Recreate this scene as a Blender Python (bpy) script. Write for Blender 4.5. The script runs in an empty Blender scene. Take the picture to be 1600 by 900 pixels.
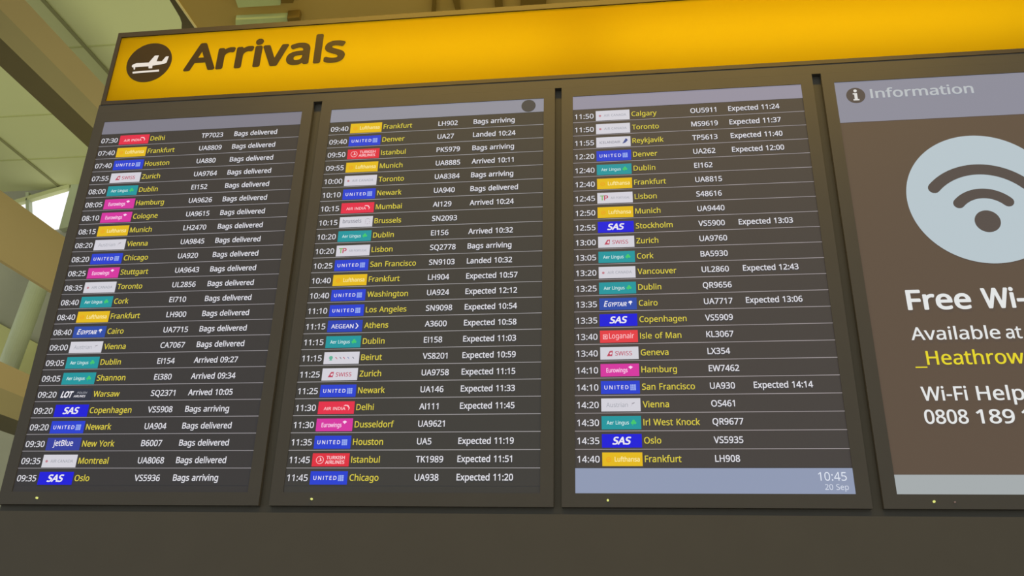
import bpy, math
import numpy as np
from mathutils import Vector, Matrix

sc = bpy.context.scene
col = sc.collection

# ------------------------------------------------------------------ camera
# Board plane coordinates: u to the right, v downwards (unit = pitch of two screens), S metres per unit.
S = 0.78
FPX = 1308.70
CAM_U, CAM_V, CAM_D = 2.14485, 2.003817, -2.785465
CAM_Z = 1.6


def rot(rx, ry, rz):
    c, s = math.cos, math.sin
    X = np.array([[1, 0, 0], [0, c(rx), -s(rx)], [0, s(rx), c(rx)]])
    Y = np.array([[c(ry), 0, s(ry)], [0, 1, 0], [-s(ry), 0, c(ry)]])
    Z = np.array([[c(rz), -s(rz), 0], [s(rz), c(rz), 0], [0, 0, 1]])
    return Z @ X @ Y


ROT = rot(-0.39872, 0.13224, 0.02478)
CAM = Vector((CAM_U * S, CAM_D * S, CAM_Z))


def w3(r):                      # (u, v, depth) direction -> world
    return Vector((r[0], r[2], -r[1]))


cam_data = bpy.data.cameras.new('camera')
cam_data.sensor_width = 36
cam_data.lens = FPX / 1600 * 36
cam_data.clip_end = 200
cam = bpy.data.objects.new('camera', cam_data)
col.objects.link(cam)
right, up, fwd = w3(ROT[0]), -w3(ROT[1]), w3(ROT[2])
M = Matrix((right, up, -fwd)).transposed().to_4x4()
M.translation = CAM
cam.matrix_world = M
sc.camera = cam

# ------------------------------------------------------------------ light and exposure
sc.view_settings.view_transform = 'Standard'
sc.view_settings.look = 'None'
sc.view_settings.gamma = 1
sc.view_settings.exposure = 0
sc.view_settings.use_curve_mapping = False
world = bpy.data.worlds.new('hall_daylight')
sc.world = world
world.use_nodes = True
bg = world.node_tree.nodes['Background']
bg.inputs[0].default_value = (0.97, 1.0, 0.95, 1)
bg.inputs[1].default_value = 1.0

def area_lamp(name, loc, target, sx, sy, power, color, parent=None):
    d = bpy.data.lights.new(name, 'AREA')
    d.shape = 'RECTANGLE'; d.size = sx; d.size_y = sy
    d.energy = power; d.color = color
    o = bpy.data.objects.new(name, d)
    col.objects.link(o)
    o.location = loc
    o.rotation_euler = (Vector(target) - Vector(loc)).to_track_quat('-Z', 'Y').to_euler()
    if parent:
        o.parent = parent
        o.location = Vector(loc) - parent.location
    return o

# added warm lamp, stands in for the yellow haze around the sign
area_lamp('added_haze_lamp', (1.7, -0.62, 4.35), (1.7, 0.0, 3.1), 3.0, 0.12, 75, (1.0, 0.62, 0.06))
# two unseen fill lamps, added to brighten the hall ceiling and the soffit
hall = area_lamp('added_ceiling_fill', (0.9, 2.2, 1.0), (-4.6, 6.2, 7.4), 2.0, 1.5, 62, (1.0, 1.0, 0.72))
hall.data.spread = math.radians(85)
area_lamp('added_soffit_fill', (1.9, 0.14, 3.56), (1.9, 0.6, 4.6), 4.2, 0.06, 10, (1.0, 0.82, 0.36))

# ------------------------------------------------------------------ helpers
def lin(c):
    c = c / 255.0
    return c / 12.92 if c <= 0.04045 else ((c + 0.055) / 1.055) ** 2.4


def rgb(r, g, b):
    return (lin(r), lin(g), lin(b), 1)


def node_of(m):
    m.use_nodes = True
    return m.node_tree.nodes['Principled BSDF']


def surface(name, c, rough=0.6, spec=0.3, metallic=0.0, mottle=0.06, scale=9.0):
    """Matt or metallic paint with a faint procedural unevenness."""
    m = bpy.data.materials.new(name)
    b = node_of(m)
    nt = m.node_tree
    tc = nt.nodes.new('ShaderNodeTexCoord')
    nz = nt.nodes.new('ShaderNodeTexNoise')
    nz.inputs['Scale'].default_value = scale
    nz.inputs['Detail'].default_value = 3
    mx = nt.nodes.new('ShaderNodeMixRGB')
    mx.inputs[1].default_value = tuple(x * (1 - mottle) for x in c[:3]) + (1,)
    mx.inputs[2].default_value = tuple(min(1, x * (1 + mottle)) for x in c[:3]) + (1,)
    nt.links.new(tc.outputs['Object'], nz.inputs['Vector'])
    nt.links.new(nz.outputs['Fac'], mx.inputs[0])
    nt.links.new(mx.outputs[0], b.inputs['Base Color'])
    b.inputs['Roughness'].default_value = rough
    b.inputs['Specular IOR Level'].default_value = spec
    b.inputs['Metallic'].default_value = metallic
    return m


_lit = {}


def lit(r, g, b, base=0.012, power=1.0):
    """A patch of a lit display: it gives off its own colour."""
    key = (r, g, b, base, power)
    if key not in _lit:
        m = bpy.data.materials.new('screen_light_%d_%d_%d' % (r, g, b))
        n = node_of(m)
        n.inputs['Base Color'].default_value = (base, base, base, 1)
        n.inputs['Roughness'].default_value = 0.5
        n.inputs['Specular IOR Level'].default_value = 0.05
        n.inputs['Emission Color'].default_value = rgb(r, g, b)
        n.inputs['Emission Strength'].default_value = power
        _lit[key] = m
    return _lit[key]


class MB:
    """Collects faces in world space, builds one mesh object."""
    def __init__(self):
        self.v, self.f, self.mi, self.mats = [], [], [], []

    def slot(self, m):
        if m not in self.mats:
            self.mats.append(m)
        return self.mats.index(m)

    def poly(self, pts, m):
        k = len(self.v)
        self.v += [Vector(p) for p in pts]
        self.f.append(tuple(range(k, k + len(pts))))
        self.mi.append(self.slot(m))

    def faces(self, vs, fs, m):
        k = len(self.v)
        self.v += [Vector(p) for p in vs]
        s = self.slot(m)
        for f in fs:
            self.f.append(tuple(i + k for i in f))
            self.mi.append(s)

    def prism(self, pts, off, m):
        """Polygon pts swept by the vector off, closed."""
        n = len(pts)
        off = Vector(off)
        vs = [Vector(p) for p in pts] + [Vector(p) + off for p in pts]
        fs = [tuple(range(n)), tuple(range(2 * n - 1, n - 1, -1))]
        fs += [(i, i + n, (i + 1) % n + n, (i + 1) % n) for i in range(n)]
        self.faces(vs, fs, m)

    def box(self, x0, x1, y0, y1, z0, z1, m):
        self.prism([(x0, y0, z0), (x1, y0, z0), (x1, y0, z1), (x0, y0, z1)], (0, y1 - y0, 0), m)

    def tube(self, a, b, r, m, n=20):
        a, b = Vector(a), Vector(b)
        d = (b - a).normalized()
        s = d.orthogonal().normalized()
        t = d.cross(s)
        ring = [a + r * (math.cos(2 * math.pi * i / n) * s + math.sin(2 * math.pi * i / n) * t) for i in range(n)]
        self.prism(ring, b - a, m)

    def build(self, name, parent=None, bevel=0.0, smooth=False):
        o0 = Vector((0, 0, 0))
        p = parent
        while p is not None:
            o0 = o0 + p.location
            p = p.parent
        me = bpy.data.meshes.new(name)
        if parent is None:
            xs = [min(q[i] for q in self.v) for i in range(3)], [max(q[i] for q in self.v) for i in range(3)]
            base = Vector(((xs[0][0] + xs[1][0]) / 2, (xs[0][1] + xs[1][1]) / 2, xs[0][2]))
        else:
            base = o0
        me.from_pydata([q - base for q in self.v], [], self.f)
        for m in self.mats:
            me.materials.append(m)
        me.polygons.foreach_set('material_index', self.mi)
        me.update()
        o = bpy.data.objects.new(name, me)
        col.objects.link(o)
        if parent is None:
            o.location = base
        else:
            o.parent = parent
        if bevel:
            md = o.modifiers.new('bevel', 'BEVEL')
            md.width = bevel; md.segments = 2; md.limit_method = 'ANGLE'
        if smooth:
            me.polygons.foreach_set('use_smooth', [True] * len(me.polygons))
        return o


def tag(o, label=None, category=None, group=None, kind=None):
    for k, v in (('label', label), ('category', category), ('group', group), ('kind', kind)):
        if v:
            o[k] = v
    return o


def empty(name, loc):
    o = bpy.data.objects.new(name, None)
    o.empty_display_size = 0.1
    col.objects.link(o)
    o.location = loc
    return o


def P(u, v, y=0.0):             # board plane -> world
    return Vector((S * u, y, CAM_Z + (CAM_V - v) * S))


def ray(px, py):                # direction of the line of sight through a pixel of the 1600x900 frame
    q = ROT.T @ np.array([(px - 800) / FPX, (py - 450) / FPX, 1.0])
    return w3(q)


def at_y(px, py, y):            # where it meets the plane Y = y
    d = ray(px, py)
    return CAM + d * ((y - CAM.y) / d.y)


def at_z(px, py, z):
    d = ray(px, py)
    return CAM + d * ((z - CAM.z) / d.z)


# ------------------------------------------------------------------ lettering (outlines of a humanist sans, in 1/1000)
GLYPHS = '''
A 512/462,0,437,0,414,59 391,118,368,177,292,177 217,177,141,177,118,118 96,59,73,0,49,0 24,0,0,0,75,192 149,383,224,575,245,575 267,575,289,575,363,383 437,192,512,0,487,0/304,357,282,415,281,419 278,427,274,438,271,449 267,461,263,473,260,485 257,494,255,500,252,490 250,479,247,468,244,457 241,447,238,438,235,429 232,421,230,415,209,357 187,299,165,241,226,241 286,241,346,241,325,299
B 521/187,573,241,573,313,573 367,562,404,541,440,520 459,483,459,431,459,408 455,388,446,371,438,354 426,339,409,328,393,316 373,308,350,304,350,303 350,301,350,300,374,296 395,289,415,279,435,269 450,254,461,236,472,217 478,193,478,163,478,128 470,99,454,74,438,50 415,31,385,19,356,6 320,0,279,0,212,0 145,0,78,0,78,191 78,382,78,573,132,573/221,329,256,329,305,329 339,337,357,352,375,368 384,392,384,423,384,454 373,477,351,490,329,504 293,511,245,511,213,511 182,511,150,511,150,450 150,389,150,329,185,329/187,269,150,269,150,199 150,130,150,61,188,61 227,61,265,61,316,61 352,71,371,91,391,110 401,136,401,168,401,189 397,206,388,221,379,236 364,248,344,256,323,265 295,269,260,269,223,269
C 507/349,517,323,517,293,517 265,512,241,502,216,491 195,476,178,456,161,436 148,412,139,383,130,354 125,322,125,286,125,239 132,198,147,164,162,129 184,102,213,83,242,65 279,55,322,55,348,55 371,57,394,62,416,66 438,71,460,78,460,57 460,36,460,15,438,7 416,1,393,-2,371,-6 343,-8,312,-8,254,-8 205,4,166,28,127,52 98,86,78,131,59,175 49,227,49,287,49,330 55,370,67,406,79,442 97,473,120,499,143,525 172,545,206,559,240,574 280,581,324,581,353,581 382,578,409,572,436,566 461,558,482,547,472,527 463,506,453,486,435,494 416,501,394,508,372,514
D 585/536,353,536,292,536,228 525,174,501,131,477,87 443,55,399,33,354,11 300,0,237,0,184,0 131,0,78,0,78,191 78,382,78,573,137,573 195,573,254,573,312,573 362,562,404,540,446,519 479,488,502,446,525,405/460,214,460,289,460,340 452,382,435,415,418,447 394,471,361,487,329,503 290,511,244,511,213,511 181,511,150,511,150,361 150,211,150,62,176,62 202,62,228,62,305,62 363,81,402,119,441,157
E 446/398,21,398,0,291,0 184,0,78,0,78,191 78,382,78,573,184,573 291,573,398,573,398,551 398,530,398,509,315,509 233,509,150,509,150,450 150,390,150,330,228,330 306,330,383,330,383,310 383,289,383,268,306,268 228,268,150,268,150,200 150,132,150,63,233,63 315,63,398,63,398,42
F 416/150,81,150,0,126,0 102,0,78,0,78,191 78,382,78,573,184,573 291,573,398,573,398,551 398,530,398,509,315,509 233,509,150,509,150,442 150,374,150,306,227,306 305,306,383,306,383,285 383,264,383,243,305,243 227,243,150,243,150,162
G 584/326,281,326,302,392,302 458,302,524,302,524,209 524,115,524,22,493,11 462,4,431,-1,399,-6 363,-8,323,-8,264,-8 214,4,173,28,133,51 102,85,81,130,59,174 49,226,49,286,49,346 61,398,84,442,108,486 142,520,186,544,230,568 283,581,346,581,378,581 408,578,437,572,465,566 492,558,516,547,507,526 498,505,489,484,469,493 446,501,421,508,395,514 369,517,342,517,296,517 257,508,225,489,192,470 167,444,150,409,133,375 124,334,124,286,124,241 132,201,146,166,161,131 184,103,216,84,247,64 289,55,340,55,365,55 387,56,404,59,422,61 438,64,452,68,452,125 452,182,452,238,410,238 368,238,326,238,326,260
H 594/516,191,516,0,492,0 468,0,443,0,443,89 443,178,443,267,346,267 248,267,150,267,150,178 150,89,150,0,126,0 102,0,78,0,78,191 78,382,78,573,102,573 126,573,150,573,150,492 150,411,150,330,248,330 346,330,443,330,443,411 443,492,443,573,468,573 492,573,516,573,516,382
I 228/78,382,78,573,102,573 126,573,150,573,150,382 150,191,150,0,126,0 102,0,78,0,78,191
J 219/27,-152,-3,-152,-16,-152 -27,-151,-37,-150,-47,-148 -55,-145,-63,-142,-63,-122 -63,-101,-63,-81,-54,-83 -45,-85,-35,-87,-26,-88 -16,-89,-5,-89,9,-89 21,-86,33,-81,45,-76 55,-66,63,-53,70,-40 74,-21,74,3,74,193 74,383,74,573,98,573 122,573,146,573,146,385 146,197,146,9,146,-28 140,-58,128,-82,115,-106 98,-124,75,-135,53,-147
K 496/418,108,496,0,468,0 440,0,411,0,344,91 276,182,209,273,189,256 169,239,150,222,150,148 150,74,150,0,126,0 102,0,78,0,78,191 78,382,78,573,102,573 126,573,150,573,150,478 150,384,150,290,166,308 182,327,199,345,215,363 232,381,249,399,300,457 352,515,403,573,431,573 460,573,488,573,412,489 336,406,261,323,339,215
L 420/185,0,78,0,78,191 78,382,78,573,102,573 126,573,150,573,150,403 150,234,150,64,233,64 317,64,400,64,400,43 400,21,400,0,293,0
M 727/350,0,330,0,268,167 205,335,142,502,141,502 140,502,139,502,140,491 141,478,142,461,142,445 143,426,144,407,144,387 144,368,144,347,144,231 144,116,144,0,122,0 100,0,78,0,78,191 78,382,78,573,113,573 149,573,184,573,243,416 302,260,361,103,362,103 363,103,364,103,424,260 484,416,544,573,579,573 614,573,650,573,650,382 650,191,650,0,626,0 602,0,578,0,578,117 578,235,578,352,578,371 578,389,579,408,580,426 580,444,581,460,582,476 583,490,584,501,583,501 582,501,581,501,517,334 453,167,390,0,370,0
N 609/532,191,532,0,504,0 476,0,447,0,345,159 243,317,141,476,140,476 139,476,138,476,139,463 140,449,141,432,142,415 142,397,143,378,144,359 144,340,144,320,144,213 144,107,144,0,122,0 100,0,78,0,78,191 78,382,78,573,106,573 133,573,161,573,263,415 365,257,467,99,468,99 469,99,470,99,469,107 469,120,468,137,467,154 466,173,466,193,465,214 464,232,464,249,464,357 464,465,464,573,487,573 509,573,532,573,532,382
O 626/577,346,577,287,577,243 572,202,561,166,549,130 533,99,510,73,488,47 461,27,428,13,395,-1 357,-8,314,-8,269,-8 230,-1,196,13,163,27 136,47,114,73,92,99 76,130,65,167,54,203 49,244,49,288,49,347 59,398,78,442,97,486 126,520,166,545,205,569 254,581,314,581,372,581 420,569,459,545,498,521 527,486,547,442,567,398/125,335,125,287,125,239 132,198,145,163,159,128 179,101,207,83,235,64 271,55,314,55,357,55 392,64,420,83,447,101 468,128,481,163,495,198 501,239,501,287,501,359 486,416,456,457,426,498 379,518,314,518,271,518 235,509,207,490,179,472 159,445,145,411,132,377
P 485/179,573,229,573,304,573 359,558,393,528,427,499 444,458,444,404,444,381 440,358,433,336,425,315 412,295,395,278,377,261 353,248,324,238,295,228 258,223,216,223,194,223 172,223,150,223,150,149 150,74,150,0,126,0 102,0,78,0,78,191 78,382,78,573,128,573/274,511,223,511,199,511 174,511,150,511,150,435 150,360,150,285,169,285 188,285,208,285,244,285 274,289,298,296,322,304 340,316,352,334,364,351 370,373,370,401,370,438 358,465,334,484,311,502
Q 626/577,346,577,287,577,241 571,198,559,160,546,122 527,90,503,64,478,38 447,19,411,6,456,-41 502,-89,548,-136,513,-136 479,-136,444,-136,407,-93 370,-50,334,-7,330,-7 327,-7,324,-8,320,-8 317,-8,314,-8,269,-8 230,-1,196,13,163,27 136,47,114,73,92,99 76,130,65,167,54,203 49,244,49,288,49,347 59,398,78,442,97,486 126,520,166,545,205,569 254,581,314,581,372,581 420,569,459,545,498,521 527,486,547,442,567,398/125,335,125,287,125,239 132,198,145,163,159,128 179,101,207,83,235,64 271,55,314,55,357,55 392,64,420,83,447,101 468,128,481,163,495,198 501,239,501,287,501,359 486,416,456,457,426,498 379,518,314,518,271,518 235,509,207,490,179,472 159,445,145,411,132,377
R 499/183,573,236,573,283,573 323,567,353,555,384,543 407,524,422,500,437,476 444,446,444,410,444,379 439,354,427,334,416,313 402,297,385,285,367,273 349,264,330,257,382,171 434,86,487,0,459,0 431,0,403,0,356,79 310,158,264,237,226,237 188,237,150,237,150,158 150,79,150,0,126,0 102,0,78,0,78,191 78,382,78,573,130,573/263,510,232,510,204,510 177,510,150,510,150,439 150,368,150,298,179,298 207,298,236,298,282,298 316,307,338,325,359,344 370,371,370,407,370,432 365,452,355,467,345,482 330,493,310,500,289,507
S 440/403,183,403,153,403,119 394,90,378,66,361,42 337,24,307,11,276,-2 240,-8,198,-8,177,-8 156,-7,137,-5,117,-3 99,0,83,4,67,8 53,13,41,19,41,42 41,65,41,88,60,80 84,72,113,65,141,58 171,55,201,55,230,55 253,58,273,66,292,73 306,84,316,98,326,112 330,128,330,147,330,165 326,181,318,194,310,207 297,219,277,230,258,241 230,252,196,265,171,274 150,283,131,294,113,304 97,316,85,330,73,343 63,358,57,375,51,392 48,412,48,435,48,465 56,491,71,513,87,534 108,551,136,563,163,575 195,581,231,581,262,581 291,578,318,572,344,566 368,558,389,549,381,528 374,507,366,487,347,495 325,503,302,508,279,514 254,517,229,517,205,517 185,514,169,507,153,500 141,490,133,478,125,465 121,450,121,434,121,415 125,399,133,386,141,373 154,361,172,351,191,341 215,330,246,318,280,306 308,293,332,279,355,265 372,248,385,228,397,208
T 446/259,170,259,0,235,0 211,0,187,0,187,170 187,339,187,509,127,509 68,509,8,509,8,530 8,551,8,573,151,573 294,573,437,573,437,551 437,530,437,509,378,509 318,509,259,509,259,339
U 586/513,326,513,202,513,163 505,127,489,95,473,63 449,38,416,20,383,1 341,-8,290,-8,219,-8 165,11,128,50,91,89 72,140,72,204,72,327 72,450,72,573,96,573 120,573,144,573,144,449 144,325,144,201,144,155 157,119,182,93,206,67 244,55,294,55,329,55 357,61,379,73,401,86 416,103,427,126,437,148 442,173,442,202,442,326 442,449,442,573,466,573 489,573,513,573,513,449
V 481/456,573,481,573,413,382 345,191,277,0,253,0 229,0,204,0,136,191 68,382,0,573,25,573 50,573,75,573,118,450 161,328,204,205,210,190 215,175,220,160,224,146 228,132,231,119,235,106 238,93,241,80,243,93 246,106,250,119,253,133 257,147,262,161,266,176 271,191,277,207,319,329 362,451,405,573,430,573
W 746/710,573,735,573,685,382 634,191,583,0,559,0 534,0,510,0,473,125 436,250,399,375,395,387 392,398,389,410,386,422 383,433,380,443,377,454 375,463,373,471,371,479 370,485,370,488,369,485 368,479,367,471,366,463 364,454,361,443,358,433 355,421,352,409,350,397 346,385,342,373,306,249 270,124,234,0,210,0 186,0,161,0,111,191 60,382,10,573,35,573 60,573,85,573,115,456 144,339,174,223,177,211 180,198,183,186,186,174 188,163,190,151,193,140 195,129,196,118,198,107 200,97,201,87,203,97 205,108,206,119,208,131 211,142,213,154,216,166 219,179,222,191,225,203 229,215,232,227,265,342 299,457,333,573,358,573 383,573,407,573,442,457 477,341,512,225,516,212 520,200,523,187,526,175 529,163,532,151,534,139 537,128,538,117,540,106 542,96,544,87,545,100 547,114,550,129,553,143 556,159,560,175,563,191 567,207,572,224,601,340 631,456,660,573,685,573
X 470/403,100,467,0,439,0 412,0,385,0,334,83 284,166,233,249,182,166 131,83,79,0,54,0 29,0,3,0,67,99 130,199,193,298,134,390 75,481,15,573,42,573 69,573,95,573,142,498 189,423,236,348,283,423 330,498,377,573,402,573 428,573,453,573,394,482 335,391,276,300,339,200
Y 454/177,385,227,291,277,385 326,479,376,573,402,573 428,573,454,573,390,456 327,339,263,222,263,148 263,74,263,0,239,0 215,0,191,0,191,73 191,146,191,219,127,337 64,455,0,573,26,573 52,573,79,573,128,479
Z 459/427,21,427,0,295,0 163,0,30,0,30,18 30,36,30,55,131,206 231,357,332,508,235,508 137,508,40,508,40,530 40,551,40,573,167,573 293,573,419,573,419,554 419,536,419,518,319,367 218,215,118,64,221,64 324,64,427,64,427,43
a 450/203,437,231,437,283,437 322,426,347,403,372,380 385,343,385,293,385,195 385,98,385,0,368,0 351,0,334,0,329,20 325,41,320,61,319,61 318,61,317,61,304,45 292,32,279,22,266,12 251,4,234,-1,217,-6 196,-8,172,-8,147,-8 124,-3,103,6,82,15 66,29,55,48,43,67 37,91,37,119,37,162 54,195,87,219,121,242 173,254,243,257,267,257 292,258,316,259,316,268 316,276,316,285,316,321 308,345,293,359,277,373 255,380,227,380,204,380 183,377,163,370,142,363 123,356,106,347,99,365 91,383,84,400,103,410 125,419,151,426,176,433/273,209,252,208,198,206 161,197,141,182,120,167 110,146,110,119,110,95 117,77,132,66,147,55 165,49,188,49,225,49 255,59,279,79,303,99 315,130,315,172,315,184 315,197,315,210,294,209
b 493/139,511,139,461,139,443 138,426,138,410,137,394 136,382,135,373,136,373 137,373,139,373,151,391 168,406,189,419,211,431 238,437,272,437,325,437 368,418,401,381,433,344 449,289,449,215,449,166 442,125,427,91,412,58 392,33,365,17,338,0 307,-8,272,-8,238,-8 211,-2,189,10,168,23 151,37,139,55,137,55 135,55,133,55,128,36 123,18,119,0,102,0 85,0,68,0,68,203 68,406,68,609,92,609 115,609,139,609,139,560/299,379,260,379,229,379 205,373,188,361,170,350 157,332,150,308,142,285 139,254,139,217,139,216 139,215,139,214,139,161 147,121,165,93,182,65 214,51,261,51,300,51 329,65,348,93,367,121 376,162,376,216,376,270 367,310,348,338,329,365
c 385/265,-8,241,-8,203,-8 169,0,139,15,109,31 86,55,69,87,53,120 44,162,44,213,44,265 53,308,71,342,88,375 112,399,142,415,173,430 207,438,245,438,267,438 288,436,309,431,329,426 346,421,358,415,351,395 344,376,337,356,324,361 309,365,292,370,275,374 259,376,244,376,215,376 191,370,172,358,154,345 140,327,131,303,122,279 117,249,117,213,117,179 122,150,131,126,140,102 153,84,172,71,190,59 213,53,240,53,263,53 284,55,302,60,320,65 336,71,351,78,351,57 351,36,351,15,337,8 321,2,304,-2,286,-6
d 493/243,-8,221,-8,167,-8 124,11,92,48,60,85 44,140,44,214,44,288 60,344,93,381,125,419 168,438,221,438,244,438 263,435,280,429,296,424 311,416,323,407,335,397 346,386,354,374,356,374 358,374,359,374,359,381 358,392,356,405,355,419 354,430,354,438,354,495 354,552,354,609,378,609 401,609,425,609,425,406 425,203,425,0,406,0 387,0,368,0,365,19 361,38,358,58,357,58 356,58,354,58,346,45 335,34,323,24,311,15 296,7,279,1,263,-5/193,51,232,51,277,51 309,63,328,88,346,113 355,150,355,200,355,205 355,209,355,213,355,267 346,308,329,336,311,365 279,379,231,379,193,379 165,364,146,334,127,304 117,263,117,213,117,161 127,121,146,93,165,65
e 452/196,438,234,438,271,438 303,430,329,414,356,398 376,375,390,346,404,317 411,283,411,244,411,230 411,215,411,201,313,201 215,201,117,201,118,153 131,116,154,90,178,65 211,52,254,52,281,52 306,55,327,60,348,65 370,72,392,82,392,61 392,41,392,20,370,10 349,3,327,-1,306,-6 280,-8,251,-8,210,-8 174,0,143,17,112,33 88,58,70,91,53,124 44,164,44,212,44,259 52,299,68,333,84,366 106,392,134,411,163,429/257,380,233,380,200,380 173,369,154,348,134,326 122,296,119,257,192,257 265,257,338,257,338,282 334,303,326,322,319,340 308,354,292,364,277,375
f 276/266,393,266,375,230,375 194,375,158,375,158,250 158,125,158,0,134,0 111,0,87,0,87,125 87,250,87,375,62,375 37,375,12,375,12,386 12,397,12,408,37,416 62,424,87,432,87,441 87,449,87,457,87,494 93,524,104,547,115,570 131,587,152,597,172,608 198,613,227,613,244,613 260,612,274,609,288,606 300,603,310,599,304,581 298,562,292,544,283,546 273,549,262,552,251,554 240,556,228,556,204,556 187,548,175,532,164,516 158,492,158,458,158,449 158,439,158,430,194,430 230,430,266,430,266,412
g 493/165,438,221,438,249,438 274,433,297,422,320,411 339,395,355,373,357,373 358,373,359,373,362,392 366,411,369,430,388,430 406,430,425,430,425,284 425,138,425,-7,425,-48 418,-82,404,-109,390,-137 369,-158,341,-172,312,-186 276,-192,233,-192,202,-192 173,-190,147,-186,121,-181 98,-174,78,-165,78,-144 78,-122,78,-100,98,-111 122,-119,149,-125,176,-131 206,-134,237,-134,273,-134 302,-123,324,-101,345,-80 355,-50,355,-13,355,-7 355,-2,355,4,355,10 356,20,356,32,357,44 357,52,358,57,357,57 356,57,354,57,339,35 321,19,299,8,277,-3 251,-8,221,-8,166,-8 122,11,91,51,60,90 44,144,44,214,44,283 60,337,91,377,122,418/259,379,230,379,206,379 186,372,169,359,152,346 139,328,130,303,121,279 117,249,117,213,117,160 127,120,146,92,166,64 194,50,232,50,254,50 272,53,288,58,303,64 316,73,326,85,337,97 344,112,349,131,354,149 356,172,356,197,356,203 356,209,356,214,356,253 352,285,343,309,334,333 320,350,302,362,283,373
h 496/139,490,139,431,139,420 138,410,138,399,137,389 136,379,135,370,136,370 138,370,140,370,149,385 160,398,174,407,188,417 203,424,221,429,238,435 255,437,273,437,308,437 337,432,360,421,384,410 401,393,413,370,425,347 431,317,431,280,431,187 431,93,431,0,407,0 384,0,361,0,361,92 361,183,361,275,361,310 353,336,338,353,322,370 298,379,265,379,233,379 207,372,189,360,171,348 158,331,150,308,143,284 139,256,139,222,139,148 139,74,139,0,115,0 92,0,68,0,68,203 68,406,68,609,92,609 115,609,139,609,139,550
i 207/115,430,139,430,139,287 139,143,139,0,115,0 92,0,68,0,68,143 68,287,68,430,92,430/92,591,104,591,115,591 124,587,133,580,141,573 145,562,145,546,145,531 141,520,133,512,124,505 115,501,104,501,92,501 83,505,75,512,67,520 63,531,63,546,63,562 67,573,75,580,83,587
j 207/46,-192,18,-192,4,-192 -7,-192,-18,-190,-28,-188 -37,-186,-44,-183,-44,-164 -44,-145,-44,-126,-36,-128 -28,-130,-19,-132,-11,-133 -1,-134,9,-134,26,-134 40,-129,51,-120,63,-111 68,-93,68,-67,68,99 68,264,68,430,92,430 115,430,139,430,139,265 139,101,139,-64,139,-91 134,-114,126,-133,117,-152 104,-167,87,-177,69,-187/63,531,63,546,63,562 67,573,75,580,83,587 92,591,104,591,115,591 124,587,133,580,141,573 145,562,145,546,145,531 141,520,133,512,124,505 115,501,104,501,92,501 83,505,75,512,67,520
k 428/138,397,138,291,138,283 138,271,137,257,136,244 135,231,135,221,136,221 137,221,138,221,141,226 146,232,152,240,159,248 165,256,172,264,179,273 184,279,189,285,235,333 281,381,326,430,354,430 381,430,409,430,351,369 293,307,235,246,297,164 359,82,421,0,393,0 364,0,336,0,286,67 237,134,187,200,171,186 154,172,138,158,138,105 138,53,138,0,115,0 91,0,68,0,68,203 68,406,68,609,91,609 115,609,138,609,138,503
l 207/139,203,139,0,115,0 92,0,68,0,68,203 68,406,68,609,92,609 115,609,139,609,139,406
m 750/512,438,540,438,588,438 625,425,649,401,673,376 685,335,685,280,685,187 685,93,685,0,662,0 638,0,615,0,615,92 615,184,615,277,615,310 608,336,594,353,580,370 558,379,528,379,486,379 456,366,438,342,420,318 411,283,411,237,411,158 411,79,411,0,388,0 365,0,342,0,342,92 342,184,342,277,342,299 338,318,332,333,326,348 316,360,303,367,290,375 274,379,253,379,225,379 202,372,185,360,169,348 157,331,150,308,142,285 139,257,139,223,139,149 139,74,139,0,115,0 92,0,68,0,68,143 68,287,68,430,87,430 106,430,125,430,129,410 132,391,136,371,137,371 138,371,140,371,149,386 160,399,173,409,186,418 200,426,217,431,233,435 249,438,266,438,299,438 327,432,349,420,371,408 388,390,398,366,399,366 400,366,402,366,416,390 436,408,461,420,486,432
n 496/257,438,275,438,326,438 365,425,391,401,418,376 431,335,431,280,431,187 431,93,431,0,407,0 384,0,361,0,361,92 361,183,361,275,361,310 353,336,338,353,322,370 298,379,265,379,217,379 184,365,166,338,148,312 139,273,139,223,139,149 139,74,139,0,115,0 92,0,68,0,68,143 68,287,68,430,87,430 106,430,125,430,129,410 132,391,136,371,137,371 138,371,140,371,149,386 161,399,175,409,189,418 205,426,222,431,239,435
o 485/442,263,442,216,442,180 437,148,428,121,418,93 405,70,388,51,370,31 349,17,324,7,300,-3 272,-8,241,-8,213,-8 187,-3,163,7,139,17 118,31,100,51,83,70 69,93,59,121,49,148 44,180,44,216,44,263 52,304,68,336,84,369 107,394,137,412,167,429 203,438,244,438,283,438 317,429,347,412,377,394 400,369,417,336,433,304/117,267,117,216,117,182 121,153,130,128,139,103 153,84,172,71,190,57 214,51,243,51,272,51 296,57,314,71,333,84 347,103,356,128,364,153 369,182,369,216,369,250 364,279,355,303,346,327 332,346,314,359,296,372 272,379,242,379,198,379 167,364,147,335,127,306
p 493/250,438,273,438,326,438 368,419,401,383,433,346 449,290,449,216,449,167 442,126,427,93,412,59 392,34,365,17,339,0 308,-8,272,-8,250,-8 230,-5,213,1,196,7 182,14,170,24,158,33 147,43,139,55,137,55 136,55,134,55,135,45 136,34,137,20,138,6 139,-6,139,-16,139,-75 139,-134,139,-192,115,-192 92,-192,68,-192,68,15 68,222,68,430,87,430 107,430,126,430,129,410 132,391,136,371,137,371 138,371,139,371,147,384 158,395,170,405,182,415 196,423,213,429,230,435/299,379,260,379,231,379 208,373,190,362,172,351 160,335,152,313,144,291 139,263,139,229,139,225 139,220,139,216,139,180 142,150,150,126,157,101 170,83,188,70,206,57 230,51,261,51,288,51 309,58,326,72,343,87 355,106,364,131,372,156 376,184,376,217,376,266 367,305,348,334,329,364
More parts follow.
